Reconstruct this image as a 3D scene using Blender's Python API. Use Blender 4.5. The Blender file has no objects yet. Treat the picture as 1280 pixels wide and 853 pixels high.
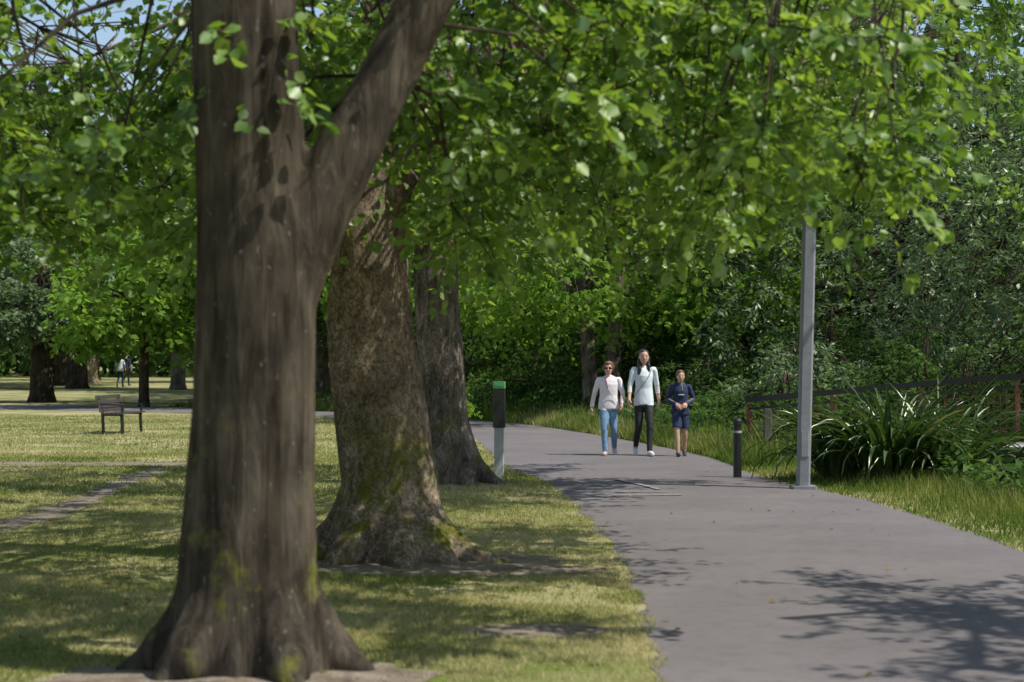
import bpy, math, random
import numpy as np
from mathutils import Vector, Matrix, noise
from mathutils.kdtree import KDTree
random.seed(7)
R=np.random.default_rng(11)
scene=bpy.context.scene
COL=scene.collection
scene.view_settings.view_transform='Standard'
scene.view_settings.look='None'
scene.view_settings.exposure=0

# ------------------------------------------------------------------ materials
def new_mat(name):
    m=bpy.data.materials.new(name); m.use_nodes=True
    nt=m.node_tree; nt.nodes.clear()
    out=nt.nodes.new('ShaderNodeOutputMaterial')
    return m,nt,out
def ramp(nt,stops,fac=None):
    r=nt.nodes.new('ShaderNodeValToRGB')
    e=r.color_ramp.elements
    while len(e)<len(stops): e.new(0.5)
    for i,(p,c) in enumerate(stops):
        e[i].position=p; e[i].color=(*c,1) if len(c)==3 else c
    if fac is not None: nt.links.new(fac,r.inputs[0])
    return r
def mixc(nt,fac,a,b,mode='MIX'):
    m=nt.nodes.new('ShaderNodeMix'); m.data_type='RGBA'; m.blend_type=mode
    for s,v in ((m.inputs[0],fac),(m.inputs[6],a),(m.inputs[7],b)):
        if hasattr(v,'is_output'): nt.links.new(v,s)
        elif isinstance(v,(int,float)): s.default_value=v
        else: s.default_value=(*v,1)
    return m.outputs[2]
def noisen(nt,scale,detail=3,rough=0.6,vec=None,dist=0):
    n=nt.nodes.new('ShaderNodeTexNoise'); n.inputs['Scale'].default_value=scale
    n.inputs['Detail'].default_value=detail; n.inputs['Roughness'].default_value=rough
    n.inputs['Distortion'].default_value=dist
    if vec is not None: nt.links.new(vec,n.inputs['Vector'])
    return n
def mapped(nt,scale=(1,1,1)):
    tc=nt.nodes.new('ShaderNodeTexCoord'); mp=nt.nodes.new('ShaderNodeMapping')
    mp.inputs['Scale'].default_value=scale
    nt.links.new(tc.outputs['Object'],mp.inputs['Vector'])
    return mp.outputs[0]
def simple(name,col,rough=0.7,metal=0.0,var=0.15,scale=20,bump=0.15):
    m,nt,out=new_mat(name)
    p=nt.nodes.new('ShaderNodeBsdfPrincipled')
    v=mapped(nt)
    n=noisen(nt,scale,4,0.6,v)
    d=tuple(c*(1-var) for c in col); l=tuple(min(1,c*(1+var)) for c in col)
    r=ramp(nt,[(0.3,d),(0.7,l)],n.outputs['Fac'])
    nt.links.new(r.outputs[0],p.inputs['Base Color'])
    p.inputs['Roughness'].default_value=rough; p.inputs['Metallic'].default_value=metal
    b=nt.nodes.new('ShaderNodeBump'); b.inputs['Strength'].default_value=bump; b.inputs['Distance'].default_value=0.01
    nt.links.new(n.outputs['Fac'],b.inputs['Height']); nt.links.new(b.outputs[0],p.inputs['Normal'])
    nt.links.new(p.outputs[0],out.inputs[0])
    return m
def leaf_mat(name,stops,trans_tint=(1.6,1.9,0.6),tf=0.42,gloss=0.06,rough=0.4):
    m,nt,out=new_mat(name)
    at=nt.nodes.new('ShaderNodeAttribute'); at.attribute_name='lv'
    r=ramp(nt,stops,at.outputs['Fac'])
    p=nt.nodes.new('ShaderNodeBsdfDiffuse')
    nt.links.new(r.outputs[0],p.inputs['Color'])
    t=nt.nodes.new('ShaderNodeBsdfTranslucent')
    tc=mixc(nt,1.0,r.outputs[0],trans_tint,'MULTIPLY')
    nt.links.new(tc,t.inputs['Color'])
    mx=nt.nodes.new('ShaderNodeMixShader'); mx.inputs[0].default_value=tf
    nt.links.new(p.outputs[0],mx.inputs[1]); nt.links.new(t.outputs[0],mx.inputs[2])
    o=mx.outputs[0]
    if gloss>0:
        g=nt.nodes.new('ShaderNodeBsdfGlossy'); g.inputs['Roughness'].default_value=rough; g.inputs['Color'].default_value=(0.95,1,0.85,1)
        m2=nt.nodes.new('ShaderNodeMixShader'); m2.inputs[0].default_value=gloss
        nt.links.new(o,m2.inputs[1]); nt.links.new(g.outputs[0],m2.inputs[2]); o=m2.outputs[0]
    nt.links.new(o,out.inputs[0])
    return m
def bark_mat(name,c0,c1,c2,vscale=9,stretch=0.25,moss=0.0,fleck=0.0,bump=0.6,plate=True):
    m,nt,out=new_mat(name)
    v=mapped(nt,(1,1,stretch))
    v1=mapped(nt,(1,1,1))
    n1=noisen(nt,vscale,5,0.68,v,0.6)
    n2=noisen(nt,2.2,3,0.6,v1)
    r1=ramp(nt,[(0.3,c0),(0.5,c1),(0.7,c2)],n1.outputs['Fac'])
    big=ramp(nt,[(0.35,(0.6,0.6,0.6)),(0.65,(1.25,1.2,1.15))],n2.outputs['Fac'])
    col=mixc(nt,1.0,r1.outputs[0],big.outputs[0],'MULTIPLY')
    hm=n1.outputs['Fac']
    if plate:
        vo=nt.nodes.new('ShaderNodeTexVoronoi'); vo.feature='DISTANCE_TO_EDGE'; vo.inputs['Scale'].default_value=vscale*1.5
        vm=nt.nodes.new('ShaderNodeVectorMath'); vm.operation='MULTIPLY_ADD'
        w=noisen(nt,vscale*1.5,3,0.7,v)
        nt.links.new(w.outputs['Color'],vm.inputs[0]); vm.inputs[1].default_value=(0.35,0.35,0.35); nt.links.new(v,vm.inputs[2])
        nt.links.new(vm.outputs[0],vo.inputs['Vector'])
        crack=ramp(nt,[(0.0,(0.35,0.33,0.3)),(0.09,(1,1,1))],vo.outputs['Distance'])
        col=mixc(nt,0.75,col,crack.outputs[0],'MULTIPLY')
        hm=mixc(nt,0.5,n1.outputs['Fac'],crack.outputs[0])
    if moss>0:
        n3=noisen(nt,3.0,5,0.7,v1)
        mr=ramp(nt,[(0.56-0.1*moss,(0,0,0)),(0.68-0.1*moss,(1,1,1))],n3.outputs['Fac'])
        sx=nt.nodes.new('ShaderNodeSeparateXYZ'); nt.links.new(v1,sx.inputs[0])
        zr=nt.nodes.new('ShaderNodeMapRange'); zr.inputs['From Min'].default_value=1.5; zr.inputs['From Max'].default_value=0.6
        nt.links.new(sx.outputs['Z'],zr.inputs['Value'])
        mm=nt.nodes.new('ShaderNodeMath'); mm.operation='MULTIPLY'
        nt.links.new(mr.outputs[0],mm.inputs[0]); nt.links.new(zr.outputs[0],mm.inputs[1])
        col=mixc(nt,mm.outputs[0],col,(0.17,0.17,0.035))
    if fleck>0:
        n4=noisen(nt,28,2,0.5,mapped(nt,(1,1,0.6)))
        fr=ramp(nt,[(0.68,(0,0,0)),(0.74,(fleck,)*3)],n4.outputs['Fac'])
        col=mixc(nt,fr.outputs[0],col,(0.30,0.31,0.27))
    p=nt.nodes.new('ShaderNodeBsdfDiffuse'); p.inputs['Roughness'].default_value=0.5
    nt.links.new(col,p.inputs['Color'])
    b=nt.nodes.new('ShaderNodeBump'); b.inputs['Strength'].default_value=bump; b.inputs['Distance'].default_value=0.035
    nt.links.new(hm,b.inputs['Height']); nt.links.new(b.outputs[0],p.inputs['Normal'])
    nt.links.new(p.outputs[0],out.inputs[0])
    return m

M_LIME=leaf_mat('lime_leaf',[(0.0,(0.05,0.11,0.018)),(0.5,(0.12,0.22,0.038)),(1.0,(0.23,0.34,0.075))],(2.5,2.2,0.9),0.42,0.05,0.45)
M_BRIGHT=leaf_mat('bright_leaf',[(0.0,(0.08,0.16,0.025)),(0.5,(0.15,0.26,0.045)),(1.0,(0.23,0.35,0.08))],(2.0,1.9,0.9),0.45,0)
M_DARKL=leaf_mat('dark_leaf',[(0.0,(0.028,0.056,0.018)),(0.5,(0.06,0.11,0.032)),(1.0,(0.125,0.195,0.06))],(1.8,1.9,0.9),0.33,0)
M_WILL=leaf_mat('willow_leaf',[(0.0,(0.065,0.10,0.045)),(0.5,(0.125,0.185,0.085)),(1.0,(0.22,0.285,0.16))],(1.5,1.6,0.9),0.33,0.03)
M_FLAX=leaf_mat('flax_leaf',[(0.0,(0.03,0.06,0.02)),(0.5,(0.055,0.10,0.03)),(0.93,(0.09,0.14,0.05)),(1.0,(0.25,0.2,0.1))],(1.4,1.6,0.6),0.25,0.08,0.35)
M_GRASS=leaf_mat('grass_blade',[(0.0,(0.07,0.125,0.025)),(0.33,(0.17,0.215,0.05)),(0.62,(0.36,0.335,0.14)),(1.0,(0.54,0.465,0.28))],(1.2,1.3,0.7),0.35,0)
M_BARK1=bark_mat('bark_smooth_grey',(0.032,0.027,0.02),(0.078,0.066,0.05),(0.145,0.125,0.098),11,0.13,0.10,0.35,0.8,False)
M_BARK2=bark_mat('bark_flaky_brown',(0.15,0.115,0.085),(0.32,0.255,0.19),(0.50,0.42,0.33),9,0.6,0.8,0.15,1.0,True)
M_BARK3=bark_mat('bark_ridged_grey',(0.10,0.087,0.073),(0.25,0.212,0.18),(0.42,0.365,0.31),11,0.25,0.1,0.2,1.0,True)
M_BARKD=bark_mat('bark_dark',(0.03,0.024,0.018),(0.07,0.055,0.04),(0.12,0.10,0.075),9,0.2,0.0,0.0,0.6,False)

# ------------------------------------------------------------------ mesh helpers
def mesh_from_np(name,verts,faces_flat,nper,mat,lv=None,smooth=False,parent=None):
    me=bpy.data.meshes.new(name)
    nv=len(verts); nf=len(faces_flat)//nper
    me.vertices.add(nv); me.vertices.foreach_set('co',np.asarray(verts,dtype=np.float32).ravel())
    me.loops.add(nf*nper); me.loops.foreach_set('vertex_index',np.asarray(faces_flat,dtype=np.int32))
    me.polygons.add(nf); me.polygons.foreach_set('loop_start',np.arange(nf,dtype=np.int32)*nper)
    try: me.polygons.foreach_set('loop_total',np.full(nf,nper,dtype=np.int32))
    except Exception: pass
    if lv is not None:
        a=me.attributes.new('lv','FLOAT','POINT'); a.data.foreach_set('value',np.asarray(lv,dtype=np.float32))
    me.update(calc_edges=True)
    if mat: me.materials.append(mat)
    if smooth: me.polygons.foreach_set('use_smooth',np.ones(nf,dtype=bool))
    ob=bpy.data.objects.new(name,me); COL.objects.link(ob)
    if parent: ob.parent=parent
    return ob
def mesh_from_py(name,verts,faces,mat,smooth=True,parent=None):
    me=bpy.data.meshes.new(name); me.from_pydata([tuple(v) for v in verts],[],faces)
    if mat: me.materials.append(mat)
    if smooth:
        for p in me.polygons: p.use_smooth=True
    me.update()
    ob=bpy.data.objects.new(name,me); COL.objects.link(ob)
    if parent: ob.parent=parent
    return ob
def empty(name,loc=(0,0,0)):
    e=bpy.data.objects.new(name,None); e.location=loc; e.empty_display_size=0.3; COL.objects.link(e); return e
def nrm(a): return a/np.maximum(np.linalg.norm(a,axis=1,keepdims=True),1e-6)
def leaves(name,pos,axis,normal,length,wr,mat,lv,detailed,parent=None):
    n=len(pos); axis=nrm(axis); side=nrm(np.cross(normal,axis)); up=nrm(np.cross(axis,side))
    L=length[:,None]; W=L*wr
    if detailed:
        P=[pos, pos+axis*L*0.28+side*W*0.5+up*L*0.10, pos+axis*L*0.68+side*W*0.40+up*L*0.07, pos+axis*L-up*L*0.06,
           pos+axis*L*0.68-side*W*0.40+up*L*0.07, pos+axis*L*0.28-side*W*0.5+up*L*0.10]
        V=np.stack(P,1).reshape(-1,3); b=(np.arange(n)*6)[:,None]
        F=np.concatenate([b+np.array([0,3,2,1]),b+np.array([0,5,4,3])],1).ravel()
        return mesh_from_np(name,V,F,4,mat,np.repeat(lv,6),parent=parent)
    P=[pos,pos+axis*L*0.45+side*W*0.5,pos+axis*L,pos+axis*L*0.45-side*W*0.5]
    V=np.stack(P,1).reshape(-1,3); b=(np.arange(n)*4)[:,None]
    F=(b+np.array([0,1,2,3])).ravel()
    return mesh_from_np(name,V,F,4,mat,np.repeat(lv,4),parent=parent)
def prisms(name,p0,p1,r0,r1,mat,parent=None,K=5):
    n=len(p0)
    if n==0: return
    d=nrm(p1-p0); ref=np.where(np.abs(d[:,2:3])>0.9,np.array([[1.,0,0]]),np.array([[0,0,1.]]))
    a=nrm(np.cross(d,ref)); b=np.cross(d,a); V=[]
    for k in range(K):
        an=k*2*math.pi/K; o=a*math.cos(an)+b*math.sin(an)
        V+= [p0+o*r0[:,None],p1+o*r1[:,None]]
    V=np.stack(V,1).reshape(-1,3); base=(np.arange(n)*2*K)[:,None]
    F=np.concatenate([base+np.array([2*k,2*((k+1)%K),2*((k+1)%K)+1,2*k+1]) for k in range(K)],1).ravel()
    return mesh_from_np(name,V,F,4,mat,smooth=True,parent=parent)
def tube(pts,rads,seg=14,flat=None):
    pts=[Vector(p) for p in pts]; V=[];F=[]
    prev=None
    for i,p in enumerate(pts):
        t=(pts[min(i+1,len(pts)-1)]-pts[max(i-1,0)]).normalized()
        if prev is None:
            a=t.cross(Vector((0,1,0)) if abs(t.y)<0.9 else Vector((1,0,0))).normalized()
        else: a=(prev-t*prev.dot(t)).normalized()
        prev=a; b=t.cross(a)
        for k in range(seg):
            an=2*math.pi*k/seg
            V.append(p+(a*math.cos(an)+b*math.sin(an)*(flat or 1.0))*rads[i])
    for i in range(len(pts)-1):
        for k in range(seg):
            F.append((i*seg+k,i*seg+(k+1)%seg,(i+1)*seg+(k+1)%seg,(i+1)*seg+k))
    F.append(tuple(range(seg))[::-1]); F.append(tuple((len(pts)-1)*seg+k for k in range(seg)))
    return V,F
def loft(rings,seg=20):
    V=[];F=[]
    for (x,y,z,rx,ry) in rings:
        for k in range(seg):
            an=2*math.pi*k/seg; V.append(Vector((x+rx*math.cos(an),y+ry*math.sin(an),z)))
    n=len(rings)
    for i in range(n-1):
        for k in range(seg):
            F.append((i*seg+k,i*seg+(k+1)%seg,(i+1)*seg+(k+1)%seg,(i+1)*seg+k))
    F.append(tuple(range(seg))[::-1]); F.append(tuple((n-1)*seg+k for k in range(seg)))
    return V,F
def ball(c,rx,ry,rz,seg=16,nr=9):
    rings=[]
    for i in range(nr):
        a=-math.pi/2+math.pi*(i+0.35)/(nr-0.3)
        rings.append((c[0],c[1],c[2]+rz*math.sin(a),rx*math.cos(a),ry*math.cos(a)))
    return loft(rings,seg)
def resample(pts,rads,step=0.15):
    out=[];ro=[]
    P=[Vector(p) for p in pts]
    for i in range(len(P)-1):
        p0=P[max(i-1,0)];p1=P[i];p2=P[i+1];p3=P[min(i+2,len(P)-1)]
        n=max(1,int((p2-p1).length/step))
        for k in range(n):
            t=k/n
            q=0.5*((2*p1)+(p2-p0)*t+(2*p0-5*p1+4*p2-p3)*t*t+(3*p1-p0-3*p2+p3)*t**3)
            out.append(q); ro.append(rads[i]*(1-t)+rads[i+1]*t)
    out.append(P[-1]); ro.append(rads[-1])
    return out,ro
def combine(parts):
    V=[];F=[]
    for v,f in parts:
        o=len(V); V+=list(v); F+=[tuple(i+o for i in q) for q in f]
    return V,F
def remeshed(name,parts,voxel,mats,labels=None,smooth_it=4,disp=0,dscale=1.0,parent=None,skip=None):
    V,F=combine(parts)
    me=bpy.data.meshes.new(name+'_src'); me.from_pydata([tuple(v) for v in V],[],F)
    ob=bpy.data.objects.new(name+'_src',me); COL.objects.link(ob)
    m=ob.modifiers.new('r','REMESH'); m.mode='VOXEL'; m.voxel_size=voxel; m.use_smooth_shade=True
    s=ob.modifiers.new('s','SMOOTH'); s.iterations=smooth_it; s.factor=0.5
    dg=bpy.context.evaluated_depsgraph_get(); dg.update()
    res=bpy.data.meshes.new_from_object(ob.evaluated_get(dg))
    bpy.data.objects.remove(ob); bpy.data.meshes.remove(me)
    res.name=name; res.materials.clear()
    for mt in mats: res.materials.append(mt)
    if labels is not None and len(mats)>1:
        kd=KDTree(len(V)); i=0
        lab=[]
        for (v,f),l in zip(parts,labels):
            for q in v:
                if skip and skip(q,l): continue
                kd.insert(q,i); lab.append(l); i+=1
        kd.balance()
        for p in res.polygons:
            _,idx,_=kd.find(p.center); p.material_index=lab[idx]
    if disp:
        nor=[v.normal.copy() for v in res.vertices]
        for v,nn in zip(res.vertices,nor):
            q=v.co*dscale
            v.co+=nn*disp*(noise.noise(Vector((q.x,q.y,q.z*0.35)))+0.5*noise.noise(Vector((q.x*3,q.y*3,q.z))))
    for p in res.polygons: p.use_smooth=True
    o=bpy.data.objects.new(name,res); COL.objects.link(o)
    if parent: o.parent=parent
    return o

# ------------------------------------------------------------------ path edges
LE=[(0.95,-12),(0.85,0),(0.75,9.5),(0.82,12.3),(0.86,15.2),(0.79,18.1),(0.63,21.6),(0.47,24.3),(0.15,26.3),(-0.12,28),(-0.3,30.4),(-0.85,38.9),(-1.9,45),(-5,50.5),(-12,56),(-26,62)]
RE=[(4.6,-12),(4.4,0),(4.3,9.5),(4.28,12.3),(4.25,15.2),(4.17,18.5),(3.96,21.6),(3.58,23.9),(3.3,25.9),(3.25,28),(3.15,30.4),(2.75,33.5),(1.8,38.9),(0.2,45.7),(-4,54.5),(-12,61),(-26,67)]
ly=np.array([p[1] for p in LE]);lx=np.array([p[0] for p in LE]); ry_=np.array([p[1] for p in RE]); rx_=np.array([p[0] for p in RE])
def left_x(y): return np.interp(y,ly,lx)
def right_x(y): return np.interp(y,ry_,rx_)
def gz(x,y):
    x=np.asarray(x,float);y=np.asarray(y,float)
    s=np.clip((x-(np.maximum(right_x(np.minimum(y,30)),2.0)+1.4))/2.2,0,1); s=s*s*(3-2*s)
    t=np.clip((y-31)/5,0,1)
    far=np.clip((x-12)/4,0,1)
    return -1.1*s*(1-t)*(1-far)

# ------------------------------------------------------------------ ground
xs=np.unique(np.concatenate([np.arange(-12,16,0.35),np.linspace(-400,-12,50),np.linspace(16,400,50)]))
ys=np.unique(np.concatenate([np.arange(-12,50,0.35),np.linspace(-100,-12,12),np.linspace(50,600,60)]))
XX,YY=np.meshgrid(xs,ys); ZZ=gz(XX,YY)
V=np.stack([XX,YY,ZZ],-1).reshape(-1,3); nx=len(xs);ny=len(ys)
ii,jj=np.meshgrid(np.arange(nx-1),np.arange(ny-1)); b=(jj*nx+ii).ravel()
F=np.stack([b,b+1,b+nx+1,b+nx],1).ravel()
m,nt,out=new_mat('lawn')
v=mapped(nt)
n1=noisen(nt,0.55,4,0.6,v,0.5); n2=noisen(nt,6,4,0.7,v); n3=noisen(nt,60,2,0.7,v)
dry_or_lit=ramp(nt,[(0.36,(0,0,0)),(0.60,(1,1,1))],n1.outputs['Fac'])
g=ramp(nt,[(0.3,(0.08,0.115,0.027)),(0.7,(0.18,0.215,0.055))],n3.outputs['Fac'])
d=ramp(nt,[(0.3,(0.26,0.235,0.115)),(0.7,(0.47,0.41,0.24))],n3.outputs['Fac'])
c=mixc(nt,dry_or_lit.outputs[0],g.outputs[0],d.outputs[0])
sp=ramp(nt,[(0.58,(0,0,0)),(0.70,(0.75,)*3)],n2.outputs['Fac'])
c=mixc(nt,sp.outputs[0],c,(0.30,0.24,0.16))
p=nt.nodes.new('ShaderNodeBsdfDiffuse')
nt.links.new(c,p.inputs['Color']); nt.links.new(p.outputs[0],out.inputs[0])
mesh_from_np('ground',V,F,4,m,smooth=True)

m,nt,out=new_mat('asphalt')
v=mapped(nt)
n1=noisen(nt,0.6,3,0.6,v); n2=noisen(nt,160,2,0.7,v); n3=noisen(nt,7,5,0.7,v)
c=ramp(nt,[(0.3,(0.148,0.134,0.131)),(0.7,(0.19,0.172,0.167))],n1.outputs['Fac']).outputs[0]
c2=ramp(nt,[(0.25,(0.6,0.6,0.6)),(0.5,(1,1,1)),(0.8,(1.35,1.3,1.3))],n2.outputs['Fac']).outputs[0]
c=mixc(nt,0.75,c,c2,'MULTIPLY')
st=ramp(nt,[(0.33,(0.82,0.82,0.82)),(0.5,(1,1,1)),(0.7,(1.07,1.06,1.05))],n3.outputs['Fac']).outputs[0]
c=mixc(nt,0.8,c,st,'MULTIPLY')
p=nt.nodes.new('ShaderNodeBsdfPrincipled'); p.inputs['Roughness'].default_value=0.9; p.inputs['Specular IOR Level'].default_value=0.15
nt.links.new(c,p.inputs['Base Color'])
bp=nt.nodes.new('ShaderNodeBump'); bp.inputs['Strength'].default_value=0.4; bp.inputs['Distance'].default_value=0.006
nt.links.new(n2.outputs['Fac'],bp.inputs['Height']); nt.links.new(bp.outputs[0],p.inputs['Normal']); nt.links.new(p.outputs[0],out.inputs[0])
L2,_=resample([(x,y,0) for x,y in LE],[0]*len(LE),0.4)
R2,_=resample([(x,y,0) for x,y in RE],[0]*len(RE),0.4)
def even(P,n):
    d=np.array([[q.x,q.y] for q in P]); s=np.concatenate([[0],np.cumsum(np.linalg.norm(np.diff(d,axis=0),axis=1))])
    t=np.linspace(0,s[-1],n); return np.stack([np.interp(t,s,d[:,0]),np.interp(t,s,d[:,1])],1)
n=420; A=even(L2,n); B=even(R2,n)
A[:,0]+=0.03*np.sin(A[:,1]*3.1)+0.02*np.sin(A[:,1]*9.7+1)+R.normal(0,0.008,n)
B[:,0]+=0.03*np.sin(B[:,1]*2.7)+0.02*np.sin(B[:,1]*8.3)
K=7; V=[]
for k in range(K):
    t=k/(K-1); q=A*(1-t)+B*t; V.append(np.column_stack([q,np.full(n,0.004+0.018*(1-(2*t-1)**2))]))
V=np.stack(V,1).reshape(-1,3); i=np.arange(n-1)[:,None]*K; kk=np.arange(K-1)[None,:]
b=(i+kk).ravel(); F=np.stack([b,b+1,b+K+1,b+K],1).ravel()
mesh_from_np('asphalt_path',V,F,4,m,smooth=True)

def ribbon(name,pts,widths,z,mat,jit=0.0,parent=None):
    P=np.array(pts,float); T=np.gradient(P,axis=0); T/=np.linalg.norm(T,axis=1,keepdims=True)
    Nn=np.stack([-T[:,1],T[:,0]],1); w=np.array(widths,float)[:,None]/2
    a=P+Nn*(w+R.normal(0,1,(len(P),1))*jit); b_=P-Nn*(w+R.normal(0,1,(len(P),1))*jit)
    V=[];F=[]
    for i in range(len(P)):
        V+=[(a[i,0],a[i,1],z),(b_[i,0],b_[i,1],z)]
    for i in range(len(P)-1): F.append((2*i,2*i+1,2*i+3,2*i+2))
    return mesh_from_py(name,V,F,mat,False,parent)
def worn_paint(name,col,base):
    m,nt,out=new_mat(name); v=mapped(nt); n1=noisen(nt,26,5,0.7,v)
    r=ramp(nt,[(0.45,base),(0.65,col)],n1.outputs['Fac'])
    p=nt.nodes.new('ShaderNodeBsdfPrincipled'); p.inputs['Roughness'].default_value=0.8
    nt.links.new(r.outputs[0],p.inputs['Base Color']); nt.links.new(p.outputs[0],out.inputs[0]); return m
MP=worn_paint('worn_paint',(0.45,0.43,0.40),(0.18,0.165,0.16))
pm=empty('painted_path_marking')
ribbon('stroke_1',[(1.15,22.0),(1.5,21.95),(1.95,22.0)],[0.09]*3,0.032,MP,parent=pm)
ribbon('stroke_2',[(1.75,22.9),(1.62,23.6),(1.45,24.3),(1.35,24.8)],[0.07]*4,0.032,MP,parent=pm)
ribbon('stroke_3',[(1.2,22.5),(1.5,22.55),(1.8,22.5)],[0.06]*3,0.032,MP,parent=pm)

m,nt,out=new_mat('bare_soil'); v=mapped(nt); n1=noisen(nt,3,5,0.7,v); n2=noisen(nt,45,3,0.7,v)
c=ramp(nt,[(0.3,(0.16,0.13,0.095)),(0.7,(0.37,0.31,0.24))],n1.outputs['Fac']).outputs[0]
c=mixc(nt,0.6,c,ramp(nt,[(0.3,(0.6,0.6,0.6)),(0.7,(1.2,1.2,1.2))],n2.outputs['Fac']).outputs[0],'MULTIPLY')
p=nt.nodes.new('ShaderNodeBsdfDiffuse'); nt.links.new(c,p.inputs['Color'])
bp=nt.nodes.new('ShaderNodeBump'); bp.inputs['Strength'].default_value=0.8; bp.inputs['Distance'].default_value=0.03
nt.links.new(n2.outputs['Fac'],bp.inputs['Height']); nt.links.new(bp.outputs[0],p.inputs['Normal']); nt.links.new(p.outputs[0],out.inputs[0])
M_SOIL=m
def soil(name,cx,cy,rx,ry,hump=0.05):
    V=[(cx,cy,0.005+hump)];F=[];S=48;RN=6
    for r in range(1,RN+1):
        for k in range(S):
            a=2*math.pi*k/S; q=r/RN*(1+0.22*noise.noise(Vector((math.cos(a)*2+cx,math.sin(a)*2+cy,1)))+0.12*noise.noise(Vector((math.cos(a)*7,math.sin(a)*7,cy))))
            zz=0.005+hump*(1-(r/RN))**1.0+0.008*noise.noise(Vector((a*3,r,cx)))*(1 if r<RN else 0)
            V.append((cx+rx*q*math.cos(a),cy+ry*q*math.sin(a),max(zz,0.0045)))
    for k in range(S): F.append((0,1+k,1+(k+1)%S))
    for r in range(RN-1):
        for k in range(S):
            F.append((1+r*S+k,1+(r+1)*S+k,1+(r+1)*S+(k+1)%S,1+r*S+(k+1)%S))
    return mesh_from_py(name,V,F,M_SOIL)
SOILS=[(-1.35,9.5,1.05,0.8),(-0.75,15.0,1.2,0.85),(-0.05,14.5,0.8,0.36),(-0.8,24.3,0.8,0.7),(0.15,11.3,0.45,0.3)]
for s in SOILS: soil('bare_soil_patch',*s,hump=0.05 if s[2]>0.7 and s[3]>0.5 else 0.008)
t=np.linspace(0,1,60)
def trackx(y):
    q=np.clip((y-14)/13.5,0,1); return -4.75+0.25*np.sin(q*5)-0.6*(1-q)**2
tp=np.stack([trackx(14+t*13.5),14+t*13.5],1)
ribbon('dirt_track',tp,0.42+0.10*np.sin(t*17),0.006,M_SOIL,0.05)
tp=np.stack([-18+t*13.6,29.6-1.2*t+0.2*np.sin(t*7)],1)
ribbon('dirt_track',tp,1.15+0.15*np.sin(t*13),0.011,M_SOIL,0.09)

# ------------------------------------------------------------------ grass
def in_soil(x,y):
    r=np.zeros(len(x),bool)
    for cx,cy,a,b in SOILS: r|=((x-cx)/a)**2+((y-cy)/b)**2<0.95
    r|=(np.abs(x-trackx(y))<0.16+0.06*np.sin(y*6))&(y>14)&(y<27.5)
    r|=(np.abs(y-(29.6-1.2*np.clip((x+18)/13.6,0,1)))<0.42+0.12*np.sin(x*5))&(x<-4.4)
    return r&(R.random(len(x))<0.93)
def fnoise(x,y):
    return (np.sin(x*1.3+np.sin(y*0.9)*1.5)+np.sin(y*1.1+x*0.6+2)+0.6*np.sin(x*3.1-y*2.3)+0.5*np.sin(y*4.1+x*2.7))/3.1
def grass(name,x,y,h,hw,bias,lean=0.5,zo=-0.003,dry_or_lit=0.0):
    n=len(x); z=gz(x,y)
    a=R.uniform(0,2*math.pi,n); dirv=np.stack([np.cos(a),np.sin(a),np.zeros(n)],1)
    hh=h*R.uniform(0.5,1.25,n); base=np.stack([x,y,z+zo],1)
    l=R.uniform(0,lean,n)[:,None]*hh[:,None]; a2=R.uniform(0,2*math.pi,n)
    off=np.stack([np.cos(a2),np.sin(a2),np.zeros(n)],1)*l
    tip=base+off+np.array([0,0,1.])*hh[:,None]
    V=np.stack([base-dirv*hw,base+dirv*hw,tip],1).reshape(-1,3)
    lv=np.clip(0.42+0.34*fnoise(x,y)+R.normal(0,0.17,n)+bias+dry_or_lit*np.clip((x+2.6)/1.5,0,1),0,1)  # last term puts the sunlit lawn into the colour: yellower, paler towards the path
    return mesh_from_np(name,V,np.arange(3*n),3,M_GRASS,np.repeat(lv,3))
def scatter(n,x0,x1,y0,y1):
    return R.uniform(x0,x1,n),R.uniform(y0,y1,n)
G=[]
for n,x0,x1,y0,y1 in [(140000,-4.2,1.0,8.3,14),(120000,-6.5,1.0,14,22),(70000,-9,0.9,22,32),(60000,-14,-0.4,32,52)]:
    x,y=scatter(n,x0,x1,y0,y1)
    k=(x<left_x(y)+0.03+0.04*np.sin(y*5))&(x>-0.30*y-1)&~in_soil(x,y)&((fnoise(x*1.7,y*1.7)<0.45)|(R.random(n)<0.25))
    G.append((x[k],y[k]))
gx=np.concatenate([g[0] for g in G[:2]]);gy=np.concatenate([g[1] for g in G[:2]])
grass('lawn_grass',gx,gy,0.033,0.0036,0.10,1.4,dry_or_lit=0.18)
gx=np.concatenate([g[0] for g in G[2:]]);gy=np.concatenate([g[1] for g in G[2:]])
grass('lawn_grass',gx,gy,0.045,0.009,0.10,1.4,dry_or_lit=0.12)
x,y=scatter(70000,3,7.5,9,32); rx=right_x(y); k=(x>rx-0.03)&(x<rx+2.0)
x=x[k];y=y[k];rx=rx[k]; kk=R.random(len(x))<np.clip(1.2-(x-rx)/3,0.2,1); x=x[kk];y=y[kk];rx=rx[kk]
edge=(x-rx)
grass('verge_grass',x,y,0.06+0.18*np.clip(edge-0.2,0,1),0.006,-0.14,0.9)
n=22000; y=R.uniform(28,60,n); x=right_x(y)+np.abs(R.normal(0,0.4,n))+0.03
grass('tall_weeds',x,y,0.12+0.45*np.clip(x-right_x(y),0,1),0.012,-0.1,0.7)

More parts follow.
